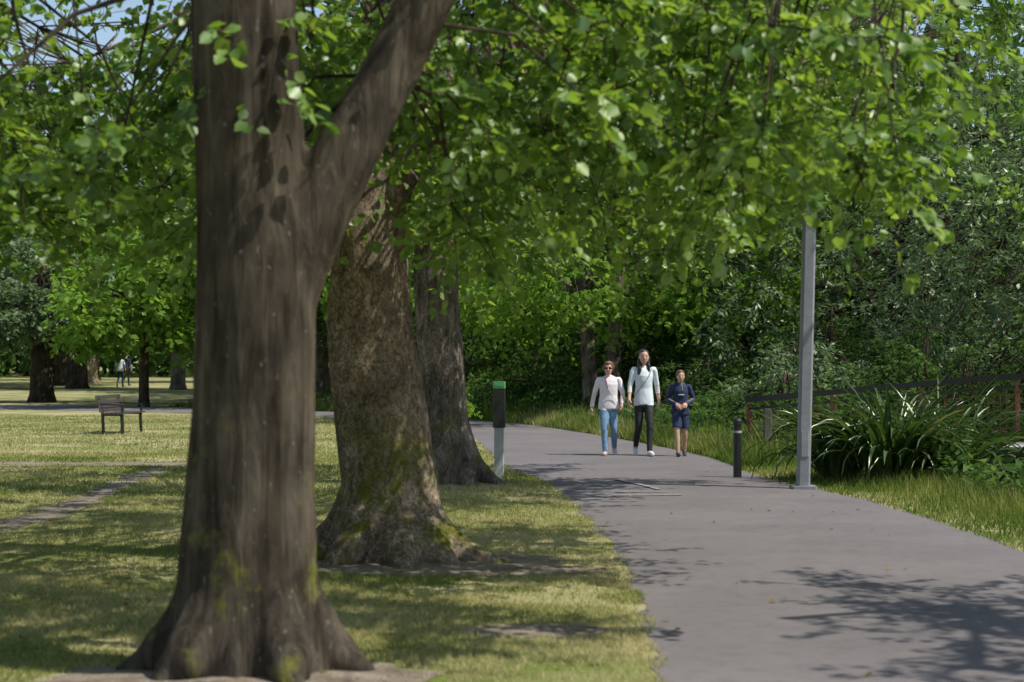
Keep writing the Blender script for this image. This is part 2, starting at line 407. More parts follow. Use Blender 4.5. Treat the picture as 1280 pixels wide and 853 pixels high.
# ------------------------------------------------------------------ trees
def twig_links(anchors,ar,cen,r_end):
    d=((cen[:,None,:]-anchors[None,:,:])**2).sum(-1); j=d.argmin(1)
    a=anchors[j]; mid=(a+cen)/2; L=np.linalg.norm(cen-a,axis=1); mid[:,2]+=0.12*L
    mid+=np.stack([np.sin(cen[:,1]*7)*0.1*L,np.cos(cen[:,0]*9)*0.1*L,0*L],1)
    r0=np.minimum(ar[j]*0.6,0.007+0.007*L); rm=(r0+r_end)/2
    return np.concatenate([a,mid]),np.concatenate([mid,cen]),np.concatenate([r0,rm]),np.concatenate([rm,np.full(len(cen),r_end)])
def crown_points(n,cx,cy,Rr,zl,zt,rng,edge_rise=0.6,low_bias=0.45,lump=0.35):
    th=rng.uniform(0,2*math.pi,n); u=np.sqrt(rng.random(n))
    rad=Rr*u*(1+lump*0.5*np.sin(th*3+cx)+lump*0.3*np.sin(th*5+cy))
    x=cx+rad*np.cos(th);y=cy+rad*np.sin(th)
    lo=zl+edge_rise*u**4+0.45*np.sin(x*1.9+cy)*np.sin(y*1.7+cx)*min(1,(zt-zl)/5)
    hi=zl+(zt-zl)*np.sqrt(np.clip(1-u**2*0.92,0.02,1))
    hi=np.maximum(hi,lo+0.3)
    w=rng.random(n); t=np.where(rng.random(n)<low_bias,w**2*0.3,w)
    z=lo+(hi-lo)*t
    return np.stack([x,y,z],1)
def spray_leaves(cen,cx,cy,nsp,nlf,SL,droop,rng,leaflen,wr,mat,name,parent,detailed,twigmat=None,upn=1.0,flat=0.45,twr=0.004):
    n=len(cen); c=np.repeat(cen,nsp,0)
    outw=c-np.array([cx,cy,0]); outw[:,2]=0; outw=nrm(outw+1e-3)
    d=outw*0.5+rng.normal(0,1,(n*nsp,3))*np.array([1,1,flat]); d=nrm(d)
    L=SL*rng.uniform(0.55,1.25,n*nsp)
    t=rng.uniform(0.12,1.0,(n*nsp,nlf)).reshape(-1)
    C=np.repeat(c,nlf,0);D=np.repeat(d,nlf,0);LL=np.repeat(L,nlf)
    pos=C+D*(t*LL)[:,None]; pos[:,2]-=droop*LL*t*t
    side=nrm(np.cross(D,np.array([0,0,1.])+rng.normal(0,.2,D.shape)))*np.where(rng.random(len(t))<0.5,1,-1)[:,None]
    ax=D*0.5+side*0.8+rng.normal(0,0.35,D.shape)+np.array([0,0,-0.45])
    pos=pos+side*0.02
    nor=np.array([0,0,1.])*upn+rng.normal(0,0.55,D.shape)
    ln=leaflen*rng.uniform(0.6,1.25,len(t))
    cl=np.repeat(np.repeat(rng.random(n),nsp),nlf)
    lv=np.clip(0.55*cl+0.45*rng.random(len(t)),0,1)
    o=leaves(name,pos,ax,nor,ln,wr,mat,lv,detailed,parent)
    if twigmat:
        tip=c+d*(L*0.95)[:,None]; tip[:,2]-=droop*L*0.9
        mid=c+d*(L*0.5)[:,None]; mid[:,2]-=droop*L*0.25
        prisms('twigs',np.concatenate([c,mid]),np.concatenate([mid,tip]),np.concatenate([np.full(len(c),twr*1.3),np.full(len(c),twr*.8)]),np.concatenate([np.full(len(c),twr*.8),np.full(len(c),twr*0.4)]),twigmat,parent,3)
    return o
def roots(base,r,angs,rng,length=2.0,h=0.5):
    out=[]
    for a,k in angs:
        ca,sa=math.cos(a),math.sin(a); L=r*length*k
        pts=[(base[0]+ca*r*0.35,base[1]+sa*r*0.35,h*1.5),(base[0]+ca*r*0.75,base[1]+sa*r*0.75,h*0.62),(base[0]+ca*(r*1.1+L*0.15),base[1]+sa*(r*1.1+L*0.15),h*0.2),
             (base[0]+ca*(r+L*0.6)+0.05*sa,base[1]+sa*(r+L*0.6)-0.05*ca,0.035),(base[0]+ca*(r+L),base[1]+sa*(r+L),-0.05)]
        p,q=resample(pts,[r*0.42,r*0.42,r*0.36,r*0.2,r*0.07],0.06)
        out.append(tube(p,q,10))
    return out
def near_tree(name,stem,srad,limbs,bark,base,r,rootang,crown,disp,ncl,rng,filt=None,leafmat=M_LIME,leaf=0.080,extra=None,rootlen=1.2,nsp=6,nlf=16,zthin=4.5,keepl=0.6,keepr=0.2):
    e=empty(name,(0,0,0))
    parts=[]
    p,q=resample(stem,srad,0.12); parts.append(tube(p,q,24)); anchors=[];ar=[]
    for a,b in zip(p,q):
        if a.z>3.6: anchors.append(a);ar.append(b)
    for pts,rad in limbs:
        p,q=resample(pts,rad,0.1); parts.append(tube(p,q,18))
        for a,b in zip(p,q):
            if a.z>3.0: anchors.append(a);ar.append(b)
    parts+=roots(base,r,rootang,rng,rootlen)
    remeshed('trunk',parts,0.022,[bark],None,6,disp,3.0,e)
    cx,cy,Rr,zl,zt=crown
    bp=[]
    for k in range(16):
        th=k*2.4+rng.uniform(-.3,.3); z0=3.8+k*0.14; k0=min(range(len(anchors)),key=lambda i:abs(anchors[i].z-z0)+0.2*rng.random())
        s=anchors[k0]; rr=Rr*rng.uniform(0.65,0.9); zz=zl+0.8+(zt-zl)*rng.uniform(0.05,0.5)
        end=Vector((cx+rr*math.cos(th),cy+rr*math.sin(th),zz))
        mid=s.lerp(end,0.5)+Vector((rng.normal(0,.25),rng.normal(0,.25),0.45))
        p,q=resample([s,mid,end],[0.055,0.032,0.012],0.3); bp.append(tube(p,q,8))
        for a,b in zip(p,q): anchors.append(a);ar.append(b)
    V,F=combine(bp); mesh_from_py('boughs',V,F,bark,True,e)
    cen=crown_points(ncl,cx,cy,Rr,zl,zt,rng)
    cen=cen[(cen[:,2]<zthin)|(rng.random(len(cen))<np.where(cen[:,0]<0.4,keepl,keepr))]
    if extra is not None: cen=np.concatenate([cen,extra])
    if filt is not None: cen=cen[filt(cen)]
    A=np.array([tuple(a) for a in anchors]); ARr=np.array(ar)
    p0,p1,r0,r1=twig_links(A,ARr,cen,0.005); prisms('branchlets',p0,p1,r0,r1,bark,e)
    spray_leaves(cen,cx,cy,nsp,nlf,0.58,0.35,rng,leaf,0.85,leafmat,'foliage',e,True,bark,0.7)
    return e

rng=np.random.default_rng(3)
def f1(c):
    return ~((c[:,1]<9.6)&(c[:,2]<3.8)&(c[:,0]>-2.7))&(c[:,0]<2.3)
near_tree('lime_tree',[(-1.34,9.8,-0.1),(-1.345,9.8,0.3),(-1.34,9.8,0.7),(-1.32,9.8,1.4),(-1.31,9.8,2.1),(-1.335,9.8,2.62),(-1.37,9.8,3.43),(-1.42,9.9,4.6),(-1.35,9.9,6.0),(-1.3,9.9,7)],
    [0.43,0.37,0.345,0.31,0.305,0.275,0.27,0.2,0.10,0.03],
    [([(-1.26,9.8,1.55),(-1.12,9.8,2.1),(-0.95,9.8,2.45),(-0.72,9.85,2.9),(-0.45,9.9,3.45),(-0.1,10,4.2),(0.4,10.1,5.0),(0.8,10.2,5.8)],[0.16,0.19,0.175,0.155,0.145,0.12,0.08,0.03])],
    M_BARK1,(-1.34,9.8),0.36,[(0.1,0.9),(1.2,0.6),(2.2,0.8),(3.1,1.0),(4.0,0.7),(5.3,0.9)],
    (-1.1,10.5,4.3,2.55,7.0),0.012,330,rng,f1,rootlen=1.0,zthin=4.0,
    extra=np.stack([rng.uniform(-0.9,1.2,34),rng.uniform(10.2,12.5,34),rng.uniform(2.9,4.1,34)],1))
near_tree('plane_tree',[(-0.97,15.2,-0.1),(-0.96,15.2,0.3),(-0.97,15.2,0.64),(-1.06,15.2,1.27),(-1.12,15.2,1.9),(-1.13,15.2,2.54),(-1.12,15.25,2.98),(-1.0,15.3,4.2),(-0.9,15.3,6),(-0.8,15.3,7.4)],
    [0.50,0.42,0.385,0.36,0.335,0.29,0.26,0.2,0.12,0.03],
    [([(-1.1,15.2,2.6),(-0.6,15.0,3.4),(0.3,14.7,4.3),(1.4,14.4,4.8),(2.6,14.2,4.9)],[0.14,0.12,0.08,0.05,0.02]),
     ([(-1.1,15.2,2.7),(-0.5,15.6,3.7),(0.6,16.2,4.6),(2.0,16.6,5.0)],[0.13,0.10,0.06,0.02]),
     ([(-1.15,15.3,2.8),(-1.8,15.6,3.7),(-2.8,15.9,4.5)],[0.14,0.1,0.04]),
     ([(-1.5,16.3,0.0),(-1.3,15.9,0.25),(-1.15,15.4,0.5)],[0.12,0.2,0.22])],
    M_BARK2,(-0.97,15.2),0.42,[(-0.35,1.5),(-0.75,1.0),(0.5,0.8),(1.5,0.8),(2.5,1.0),(3.3,0.7),(4.1,0.8),(5.0,0.9)],
    (-0.6,15.6,4.4,2.8,7.6),0.02,330,rng,lambda c:(c[:,0]<3.15)&((c[:,0]<2.1)|(c[:,2]>3.35)),rootlen=1.1,zthin=4.7,
    extra=np.stack([rng.uniform(0.0,3.0,95),rng.uniform(13.0,17,95),rng.uniform(2.8,4.5,95)],1))
ex3=np.concatenate([np.stack([rng.uniform(0.5,3.6,40),rng.uniform(20,24,40),rng.uniform(3.6,5.2,40)],1),
                    np.stack([rng.uniform(2.6,6.2,44),rng.uniform(21.6,23.6,44),rng.uniform(5.9,7.0,44)],1)])  # second set: unseen clusters above the frame, added to cast shade across the path
near_tree('plane_tree',[(-0.78,24.3,-0.1),(-0.8,24.3,0.3),(-0.86,24.3,1.06),(-0.93,24.3,2.0),(-0.96,24.3,2.6),(-0.95,24.3,4.5),(-0.9,24.3,6.5),(-0.8,24.3,8.5)],
    [0.42,0.34,0.29,0.285,0.29,0.22,0.13,0.03],
    [([(-0.95,24.3,2.8),(-0.3,24,3.9),(0.9,23.7,4.9),(2.4,23.4,5.6),(4.6,22.8,6.3)],[0.15,0.13,0.10,0.07,0.02])],
    M_BARK3,(-0.8,24.3),0.36,[(-0.2,1.2),(0.8,0.8),(2.0,0.8),(3.0,0.9),(4.2,0.7),(5.3,0.8)],
    (-0.3,23.5,4.4,3.1,8.8),0.016,330,rng,lambda c:((c[:,0]<3.6)&((c[:,0]<2.2)|(c[:,2]>3.9)))|(c[:,2]>5.7),rootlen=1.0,leaf=0.095,zthin=5.8,
    extra=ex3)
near_tree('lime_tree',[(-8.0,14,-0.1),(-8,14,1.5),(-8,14,3.5),(-8,14,6.6)],[0.36,0.3,0.24,0.05],[],M_BARK1,(-8,14),0.33,[(0,1),(2,1),(4,1)],(-6.8,14,4.3,2.6,7.2),0.01,230,rng,zthin=4.4,keepl=0.4)  # mostly out of frame; added to shade the left lawn and supply edge foliage
near_tree('lime_tree',[(9.0,10.0,-1.3),(9.0,10.0,0.5),(9,10.0,3.5),(9,10.0,7)],[0.36,0.3,0.24,0.05],[],M_BARK1,(9.0,10.0),0.33,[],(7.6,9.6,3.2,3.6,7.0),0.01,160,rng,zthin=9)

def bg_tree(name,x,y,Rr,zl,zt,tr,mat,leaf,ncl,rng,wr=0.5,SL=0.8,nsp=6,nlf=10,bark=M_BARKD,lean=0.0,droop=0.4,low_bias=0.3,stems=1):
    e=empty(name,(0,0,0)); bp=[];anch=[];ar=[]
    z0=float(gz(x,y))-0.2
    for s in range(stems):
        ox=(s-(stems-1)/2)*tr*2.4; ln=lean+(s-(stems-1)/2)*0.9
        p,q=resample([(x+ox,y,z0),(x+ox,y,z0+0.5),(x+ox+ln*0.4,y,zl+1.0),(x+ox+ln,y+0.2,(zl+zt)/2),(x+ox+ln,y,zt*0.9)],[tr*1.45,tr*1.05,tr*0.8,tr*0.45,0.03],0.5)
        bp.append(tube(p,q,12))
        for a,b in zip(p,q):
            if a.z>zl*0.8: anch.append(a);ar.append(b)
    na=len(anch)
    for k in range(9):
        s=anch[int(rng.integers(0,max(1,int(na*0.6))))]; th=rng.uniform(0,6.28); rr=Rr*rng.uniform(.5,.9)
        end=Vector((x+rr*math.cos(th),y+rr*math.sin(th),min(zt*0.9,s.z+(zt-zl)*rng.uniform(0.1,0.35))))
        p,q=resample([s,s.lerp(end,0.5)+Vector((0,0,0.3)),end],[tr*0.4,tr*0.25,0.02],0.6); bp.append(tube(p,q,7))
        for a,b in zip(p,q): anch.append(a);ar.append(b)
    V,F=combine(bp); mesh_from_py('trunk',V,F,bark,True,e)
    cen=crown_points(ncl,x,y,Rr,zl,zt,rng,0.3,low_bias)
    A=np.array([tuple(a) for a in anch]); p0,p1,r0,r1=twig_links(A,np.array(ar),cen,0.01); prisms('branchlets',p0,p1,r0,r1,bark,e,3)
    spray_leaves(cen,x,y,nsp,nlf,SL,droop,rng,leaf,wr,mat,'foliage',e,False,None,0.35,0.6)
    return e
bg_tree('walnut_tree',2.2,47.5,4.6,2.6,9.5,0.2,M_BRIGHT,0.2,320,rng,0.55,0.9,6,12,M_BARK3,stems=2)
bg_tree('beech_tree',-1.5,60,5.5,2.0,12,0.3,M_DARKL,0.25,280,rng,0.55,1.0)
bg_tree('beech_tree',7.0,57,5.5,1.0,13,0.3,M_DARKL,0.25,300,rng,0.55,1.0)
bg_tree('beech_tree',-6.5,66,5.0,2.5,12,0.3,M_BRIGHT,0.25,240,rng,0.55,1.0)
bg_tree('willow_tree',9.2,46,4.3,0.9,11.5,0.28,M_WILL,0.19,420,rng,0.32,0.9,7,12,droop=0.7)
bg_tree('willow_tree',6.2,50,3.6,0.9,9,0.22,M_DARKL,0.19,300,rng,0.4,0.9,7,12,droop=0.5)
bg_tree('willow_tree',12.2,39,4.0,1.2,8.6,0.26,M_WILL,0.16,360,rng,0.32,0.8,7,12,droop=0.7)
bg_tree('willow_tree',16.5,47,5.0,1.0,11.5,0.3,M_DARKL,0.22,300,rng,0.45,1.0)
bg_tree('willow_tree',13.5,58,5.6,1.0,15,0.3,M_DARKL,0.24,400,rng,0.42,1.0,droop=0.6)
bg_tree('maple_tree',11.0,30,3.1,3.9,8.4,0.22,M_LIME,0.12,150,rng,0.7,0.7,6,12)
for (x,y,r,h,mt) in [(5.8,38,1.3,2.2,M_WILL),(7.8,36,1.5,2.4,M_DARKL),(9.6,34.5,1.6,2.6,M_DARKL),(4.4,43,1.3,1.8,M_DARKL),(7.0,42,1.8,3.0,M_DARKL),(1.2,53,2.0,2.0,M_DARKL),(4.5,50,2.0,2.4,M_DARKL),(7.6,24.2,1.2,0.5,M_DARKL),(10.5,41,2.0,3.2,M_WILL),(-1.2,58,1.6,1.5,M_BRIGHT),(13,36,2,2.6,M_DARKL),(4.9,34.6,0.9,1.1,M_DARKL),(6.3,21.8,1.0,0.0,M_DARKL)]:
    bg_tree('shrub',x,y,r,float(gz(x,y))+0.1,h,0.05,mt,0.12,110 if r<1.6 else 150,rng,0.4,0.45,6,12)
bg_tree('sapling',-1.05,33.5,0.35,0.5,1.7,0.025,M_BRIGHT,0.10,14,rng,0.6,0.3,5,8)
bg_tree('hawthorn_tree',-16.4,67,2.7,2.4,6.2,0.42,M_WILL,0.24,170,rng,0.55,0.7,6,10)
bg_tree('maple_tree',-11.5,60,2.6,2.2,6.5,0.16,M_BRIGHT,0.26,150,rng,0.6,0.8)
for (x,y,tr,mt,bk) in [(-27,96,0.9,M_DARKL,M_BARK3),(-24.5,104,0.7,M_DARKL,M_BARKD),(-21.5,95,0.5,M_BRIGHT,M_BARKD),(-25.5,112,1.3,M_DARKL,M_BARK2),(-16,92,0.35,M_BRIGHT,M_BARK3),(-17,118,0.5,M_BRIGHT,M_BARKD),(-28,128,0.5,M_BRIGHT,M_BARKD),(-12.5,90,0.6,M_DARKL,M_BARK2),(-6.2,62,0.42,M_BRIGHT,M_BARK3),(-9,84,0.5,M_BRIGHT,M_BARKD),(-34,120,0.7,M_BRIGHT,M_BARKD)]:
    bg_tree('lime_tree',x,y,4.6,3.8,11,tr,mt,0.4,130,rng,0.6,1.3,6,8,bk)
n=50000
yy=R.uniform(140,185,n); xx=R.uniform(-70,60,n); zz=20*R.random(n)**0.9
k=(zz<12+6*np.abs(np.sin(xx*0.21)+0.5*np.sin(xx*0.53)))
pos=np.stack([xx,yy,zz],1)[k]
n2=30000; p2=np.stack([R.uniform(-8,34,n2),R.uniform(66,84,n2),16.5*R.random(n2)],1); p2=p2[p2[:,2]<15-0.1*np.clip(p2[:,0]-6,0,20)+1.2*np.sin(p2[:,0]*1.1)]
pos=np.concatenate([pos,p2]); m_=len(pos)
leaves('distant_trees',pos,R.normal(0,1,(m_,3)),R.normal(0,.6,(m_,3))+np.array([0,-0.6,.8]),np.where(pos[:,1]>100,R.uniform(0.9,1.7,m_),R.uniform(0.45,0.8,m_)),0.65,M_DARKL,np.clip(0.5+0.5*np.sin(pos[:,0]*.4)*np.sin(pos[:,2]*.6)+R.normal(0,.2,m_),0,1),False)
n=26000; y=R.uniform(31,58,n); off=R.uniform(0.55,6.5,n); x=right_x(y)+off
h=np.clip(0.25+0.28*off,0,1.5)*(0.6+0.4*np.abs(np.sin(x*1.7)*np.cos(y*1.1)))
n3_=12000; y2=R.uniform(12,26,n3_); x2=right_x(y2)+R.uniform(1.5,5,n3_)
x=np.concatenate([x,x2]); y=np.concatenate([y,y2]); h=np.concatenate([h,np.full(len(x2),0.45)])
z=gz(x,y)+h*R.random(len(x))**0.7; m_=len(x)
leaves('undergrowth',np.stack([x,y,z],1),R.normal(0,1,(m_,3))*np.array([1,1,.6])+np.array([0,0,.2]),R.normal(0,.5,(m_,3))+np.array([0,-.2,.8]),R.uniform(0.1,0.22,m_),0.42,M_DARKL,np.clip(0.4+0.4*np.sin(x*1.3)*np.sin(y*.9)+R.normal(0,.2,m_),0,1),False)

# ------------------------------------------------------------------ flax
def flax(name,cx,cy,n,rng,Lm=1.45):
    V=[];F=[];lv=[]
    for i in range(n):
        a=rng.uniform(0,6.283); d=Vector((math.cos(a),math.sin(a),0)); s=Vector((-d.y,d.x,0))
        L=Lm*rng.uniform(0.7,1.15); el=math.radians(rng.uniform(48,86)); w=rng.uniform(0.022,0.04); bend=rng.uniform(0.5,2.1)
        z0=float(gz(cx,cy))
        p=Vector((cx,cy,z0))+d*rng.uniform(0,0.22)+s*rng.uniform(-.1,.1); S=9; b=len(V); lvv=rng.random(); tw=rng.uniform(-.5,.5)
        for k in range(S+1):
            t=k/S; ang=el-bend*t*t*1.1
            if k: p=p+(d*math.cos(ang)+Vector((0,0,1))*math.sin(ang))*(L/S)
            up=(-d*math.sin(ang)+Vector((0,0,1))*math.cos(ang))
            ww=w*(1-t**2.5)*(0.7+0.6*min(1,t*3)); sd=s*math.cos(tw*t)+up*math.sin(tw*t)
            V+= [p+sd*ww+up*0.012,p-up*0.004,p-sd*ww+up*0.012]; lv+= [lvv]*3
        for k in range(S):
            o=b+3*k; F+=[(o,o+1,o+4,o+3),(o+1,o+2,o+5,o+4)]
    return mesh_from_np(name,np.array([tuple(v) for v in V]),np.array(F).ravel(),4,M_FLAX,np.array(lv),smooth=True)
flax('flax_plant',4.25,25.0,150,rng,1.2)
flax('flax_plant',4.8,24.3,200,rng,1.5)
flax('flax_plant',5.5,24.4,170,rng,1.55)

# ------------------------------------------------------------------ street furniture
M_GALV=simple('galvanised_steel',(0.24,0.25,0.265),0.6,0.1,0.15,8,0.05)
M_BLACK=simple('black_paint',(0.02,0.021,0.022),0.4,0,0.2,15,0.05)
M_RAIL=simple('dark_handrail_paint',(0.018,0.017,0.017),0.35,0,0.3,15,0.05)
M_LGREY=simple('light_grey_paint',(0.42,0.43,0.44),0.5,0,0.1,12,0.05)
M_GREEN=simple('green_panel',(0.10,0.38,0.14),0.5,0,0.1,12,0.02)
M_RUST=simple('rusty_steel',(0.22,0.09,0.05),0.8,0.1,0.4,14,0.3)
M_CONC=simple('concrete',(0.36,0.34,0.32),0.85,0,0.15,10,0.3)
M_WOOD=simple('weathered_wood',(0.10,0.085,0.07),0.8,0,0.3,20,0.3)
M_BENCH=simple('dark_stained_wood',(0.055,0.046,0.04),0.6,0,0.3,20,0.3)
def box(c,s,bev=0.0,rot=None):
    x,y,z=[q/2 for q in s]; b=min(bev,x*0.9,y*0.9)
    if b<=0: pl=[(-x,-y),(x,-y),(x,y),(-x,y)]
    else: pl=[(-x+b,-y),(x-b,-y),(x,-y+b),(x,y-b),(x-b,y),(-x+b,y),(-x,y-b),(-x,-y+b)]
    n=len(pl); V=[Vector((px,py,-z)) for px,py in pl]+[Vector((px,py,z)) for px,py in pl]
    F=[tuple(range(n))[::-1],tuple(range(n,2*n))]+[(k,(k+1)%n,n+(k+1)%n,n+k) for k in range(n)]
    if rot is not None: V=[rot@v for v in V]
    return [v+Vector(c) for v in V],F
def addp(name,parts,mat,parent,smooth=False):
    V,F=combine(parts); return mesh_from_py(name,V,F,mat,smooth,parent)
def segbox(p,q,w,h):
    p=Vector(p);q=Vector(q);d=q-p; r=d.to_track_quat('Y','Z').to_matrix()
    return box((p+q)/2,(w,d.length,h),0,r)
e=empty('street_lamp',(3.53,23.3,0))
lean=Matrix.Rotation(math.radians(1.4),3,'Y')
pv,pf=box((0,0,2.3),(0.155,0.155,4.7),0.025)
addp('post',[([lean@v for v in pv],pf)],M_GALV,e)
addp('base_plate',[box((0,0,0.02),(0.3,0.3,0.05),0.02),box((0.012,0,0.55),(0.10,0.176,0.3),0.01)],M_GALV,e)
addp('lamp_head',[box((-0.25,0,4.72),(0.9,0.18,0.09),0.03),box((-0.4,0,4.66),(0.45,0.14,0.04),0.02)],M_GALV,e)
e=empty('marker_post',(-0.17,25.4,0))
addp('lower_post',[box((0,0,0.32),(0.13,0.10,0.70),0.012)],M_LGREY,e)
addp('upper_panel',[box((0,0,0.93),(0.165,0.12,0.52),0.012)],M_BLACK,e)
addp('green_cap',[box((0,0,1.235),(0.168,0.123,0.09),0.012),box((0,-0.062,1.24),(0.12,0.006,0.05),0)],M_GREEN,e)
e=empty('bollard',(2.98,25.4,0))
V1=loft([(0,0,-0.05,0.055,0.055),(0,0,0.70,0.055,0.055),(0,0,0.705,0.062,0.062),(0,0,0.76,0.062,0.062),(0,0,0.785,0.05,0.05),(0,0,0.79,0.02,0.02)],20)
mesh_from_py('post',V1[0],V1[1],M_BLACK,False,e)
V1=loft([(0,0,0.60,0.057,0.057),(0,0,0.63,0.057,0.057)],20); mesh_from_py('reflective_band',V1[0],V1[1],M_LGREY,False,e)

e=empty('footbridge',(0,0,0))
pa=Vector((3.85,31.4,0));dirb=(Vector((7.6,28.4,0))-pa).normalized(); nb=Vector((dirb.y,-dirb.x,0))
if nb.y>0: nb=-nb
def dz(s): return -0.08+0.42*min(1,max(0,s/4.6)) if s<4.6 else 0.34+0.05*math.sin(min(1,(s-4.6)/6)*1.57)
TL=14.0
planks=[]
for k in range(int(TL/0.145)):
    s=k*0.145; p=pa+dirb*s; z=dz(s); a=p+nb*0.02; b_=p+nb*1.75
    planks.append(segbox((a.x,a.y,z-0.02),(b_.x,b_.y,z-0.02),0.135,0.045))
addp('deck_planks',planks,M_CONC,e)
beams=[]
for off in (0.05,1.72):
    for s in np.arange(0,TL-0.9,1.0):
        p=pa+dirb*float(s)+nb*off;q=pa+dirb*float(s+1.0)+nb*off
        beams.append(segbox((p.x,p.y,dz(s)-0.17),(q.x,q.y,dz(s+1.0)-0.17),0.08,0.24))
addp('edge_beams',beams,M_BLACK,e)
rails=[];posts=[];mesh_=[]
ds=0.7
for s in np.arange(0,TL-0.6,ds):
    s=float(s)
    p=pa+dirb*s;q=pa+dirb*(s+ds)
    for h,w in ((0.98,0.11),(0.83,0.05)):
        rails.append(segbox((p.x,p.y,dz(s)+h),(q.x,q.y,dz(s+ds)+h),w,w*0.8))
    for j,h in enumerate(np.linspace(0.1,0.72,6)):
        mesh_.append(segbox((p.x,p.y,dz(s)+h),(q.x,q.y,dz(s+ds)+h),0.011,0.011))
    for g_ in np.arange(0,ds,0.1):
        r_=pa+dirb*(s+float(g_)); mesh_.append(box((r_.x,r_.y,dz(s+g_)+0.41),(0.010,0.010,0.62)))
for s in np.arange(0.02,TL,1.55):
    p=pa+dirb*float(s); posts.append(box((p.x,p.y,dz(s)+0.42),(0.065,0.065,0.98),0.006))
addp('handrails',rails,M_RAIL,e); addp('rail_posts',posts,M_RUST,e); addp('mesh_infill',mesh_,M_RUST,e)
e2=empty('timber_post',(4.02,30.2,0)); addp('post',[box((0,0,0.35),(0.13,0.13,0.82),0.015),box((0,0,0.775),(0.10,0.10,0.03),0.01)],M_WOOD,e2)

e=empty('park_bench',(-8.15,40.2,0)); e.rotation_euler=(0,0,math.radians(84))
sl=[box((0,-0.21+i*0.095,0.43),(1.6,0.075,0.03),0.01) for i in range(5)]
addp('seat',sl,M_BENCH,e)
rb=Matrix.Rotation(math.radians(-14),3,'X')
bk=[]
for i in range(4):
    v,f=box((0,0,0),(1.6,0.03,0.075),0.005,rb); bk.append(([q+Vector((0,0.23+0.028*i,0.49+0.09*i)) for q in v],f))
addp('backrest',bk,M_BENCH,e)
lg=[]
for x in (-0.65,0.65):
    lg+= [segbox((x,-0.2,0),(x,-0.18,0.41),0.05,0.05),segbox((x,0.2,0),(x,0.22,0.43),0.05,0.05),segbox((x,0.22,0.43),(x,0.33,0.80),0.05,0.04),segbox((x,-0.22,0.40),(x,0.22,0.40),0.05,0.04),segbox((x,-0.22,0.6),(x,0.26,0.62),0.05,0.03),segbox((x,-0.2,0.41),(x,-0.2,0.6),0.04,0.04)]
addp('legs',lg,M_BLACK,e)

# ------------------------------------------------------------------ people
M_SKIN=simple('skin',(0.55,0.33,0.23),0.55,0,0.06,30,0.03)
M_WHITE=simple('white_knit',(0.76,0.71,0.72),0.85,0,0.06,40,0.2)
M_TEE=simple('pale_blue_tee',(0.67,0.74,0.78),0.85,0,0.08,10,0.2)
M_JEAN=simple('blue_denim',(0.16,0.27,0.40),0.85,0,0.2,18,0.2)
M_LEG=simple('black_leggings',(0.016,0.016,0.018),0.7,0,0.2,20,0.1)
M_NAVY=simple('navy_fleece',(0.018,0.03,0.075),0.85,0,0.25,18,0.3)
M_HAIRD=simple('dark_hair',(0.028,0.016,0.011),0.45,0,0.4,60,0.4)
M_HAIRB=simple('brown_hair',(0.15,0.07,0.035),0.55,0,0.4,60,0.4)
M_SHOEW=simple('white_shoe',(0.7,0.68,0.66),0.6,0,0.05,30,0.05)
M_SHOEP=simple('pink_shoe',(0.55,0.40,0.38),0.6,0,0.1,30,0.05)
M_SHOED=simple('dark_shoe',(0.03,0.03,0.035),0.6,0,0.2,30,0.05)
M_LIP=simple('lips',(0.38,0.12,0.10),0.5,0,0.05,30,0)
M_EYE=simple('eye_dark',(0.02,0.015,0.012),0.2,0,0.05,30,0)
M_GLASS=simple('sunglass_lens',(0.01,0.01,0.012),0.1,0,0.05,30,0)
M_PINK=simple('pink_strap',(0.50,0.20,0.30),0.7,0,0.1,30,0.05)
def hand(wrist,dirv,inward,s,mat,parent,name,curl=0.5):
    w=Vector(wrist); d=Vector(dirv).normalized(); n=Vector(inward); n=(n-d*n.dot(d)).normalized(); side=d.cross(n)
    if side.y>0: side=-side
    parts=[]
    for o in (-0.022,0,0.022):
        parts.append(tube([p*1+side*o*s*(0.6+0.4*i/3) for i,p in enumerate([w-d*0.015*s,w+d*0.02*s,w+d*0.055*s,w+d*0.088*s])],[0.019*s,0.021*s,0.019*s,0.013*s],8))
    for i,L in enumerate((0.070,0.078,0.073,0.058)):
        o=(0.030-0.020*i)*s; b=w+d*0.082*s+side*o
        c=curl*(0.8+0.1*i); l=L*s/3; p=[b]; a=0.15
        for k in range(3):
            a+=c*0.75; p.append(p[-1]+(d*math.cos(a)+n*math.sin(a))*l)
        parts.append(tube(p,[0.0088*s,0.0085*s,0.0078*s,0.0055*s],8))
    b=w+d*0.02*s+side*0.026*s; k1=b+(d*0.6+side*0.6+n*0.2)*0.035*s
    parts.append(tube([b,k1,k1+(d*0.85+side*0.25+n*0.4)*0.03*s,k1+(d*0.85+side*0.15+n*0.5)*0.05*s],[0.013*s,0.0115*s,0.010*s,0.006*s],8))
    V,F=combine(parts); return mesh_from_py(name,V,F,mat,True,parent)
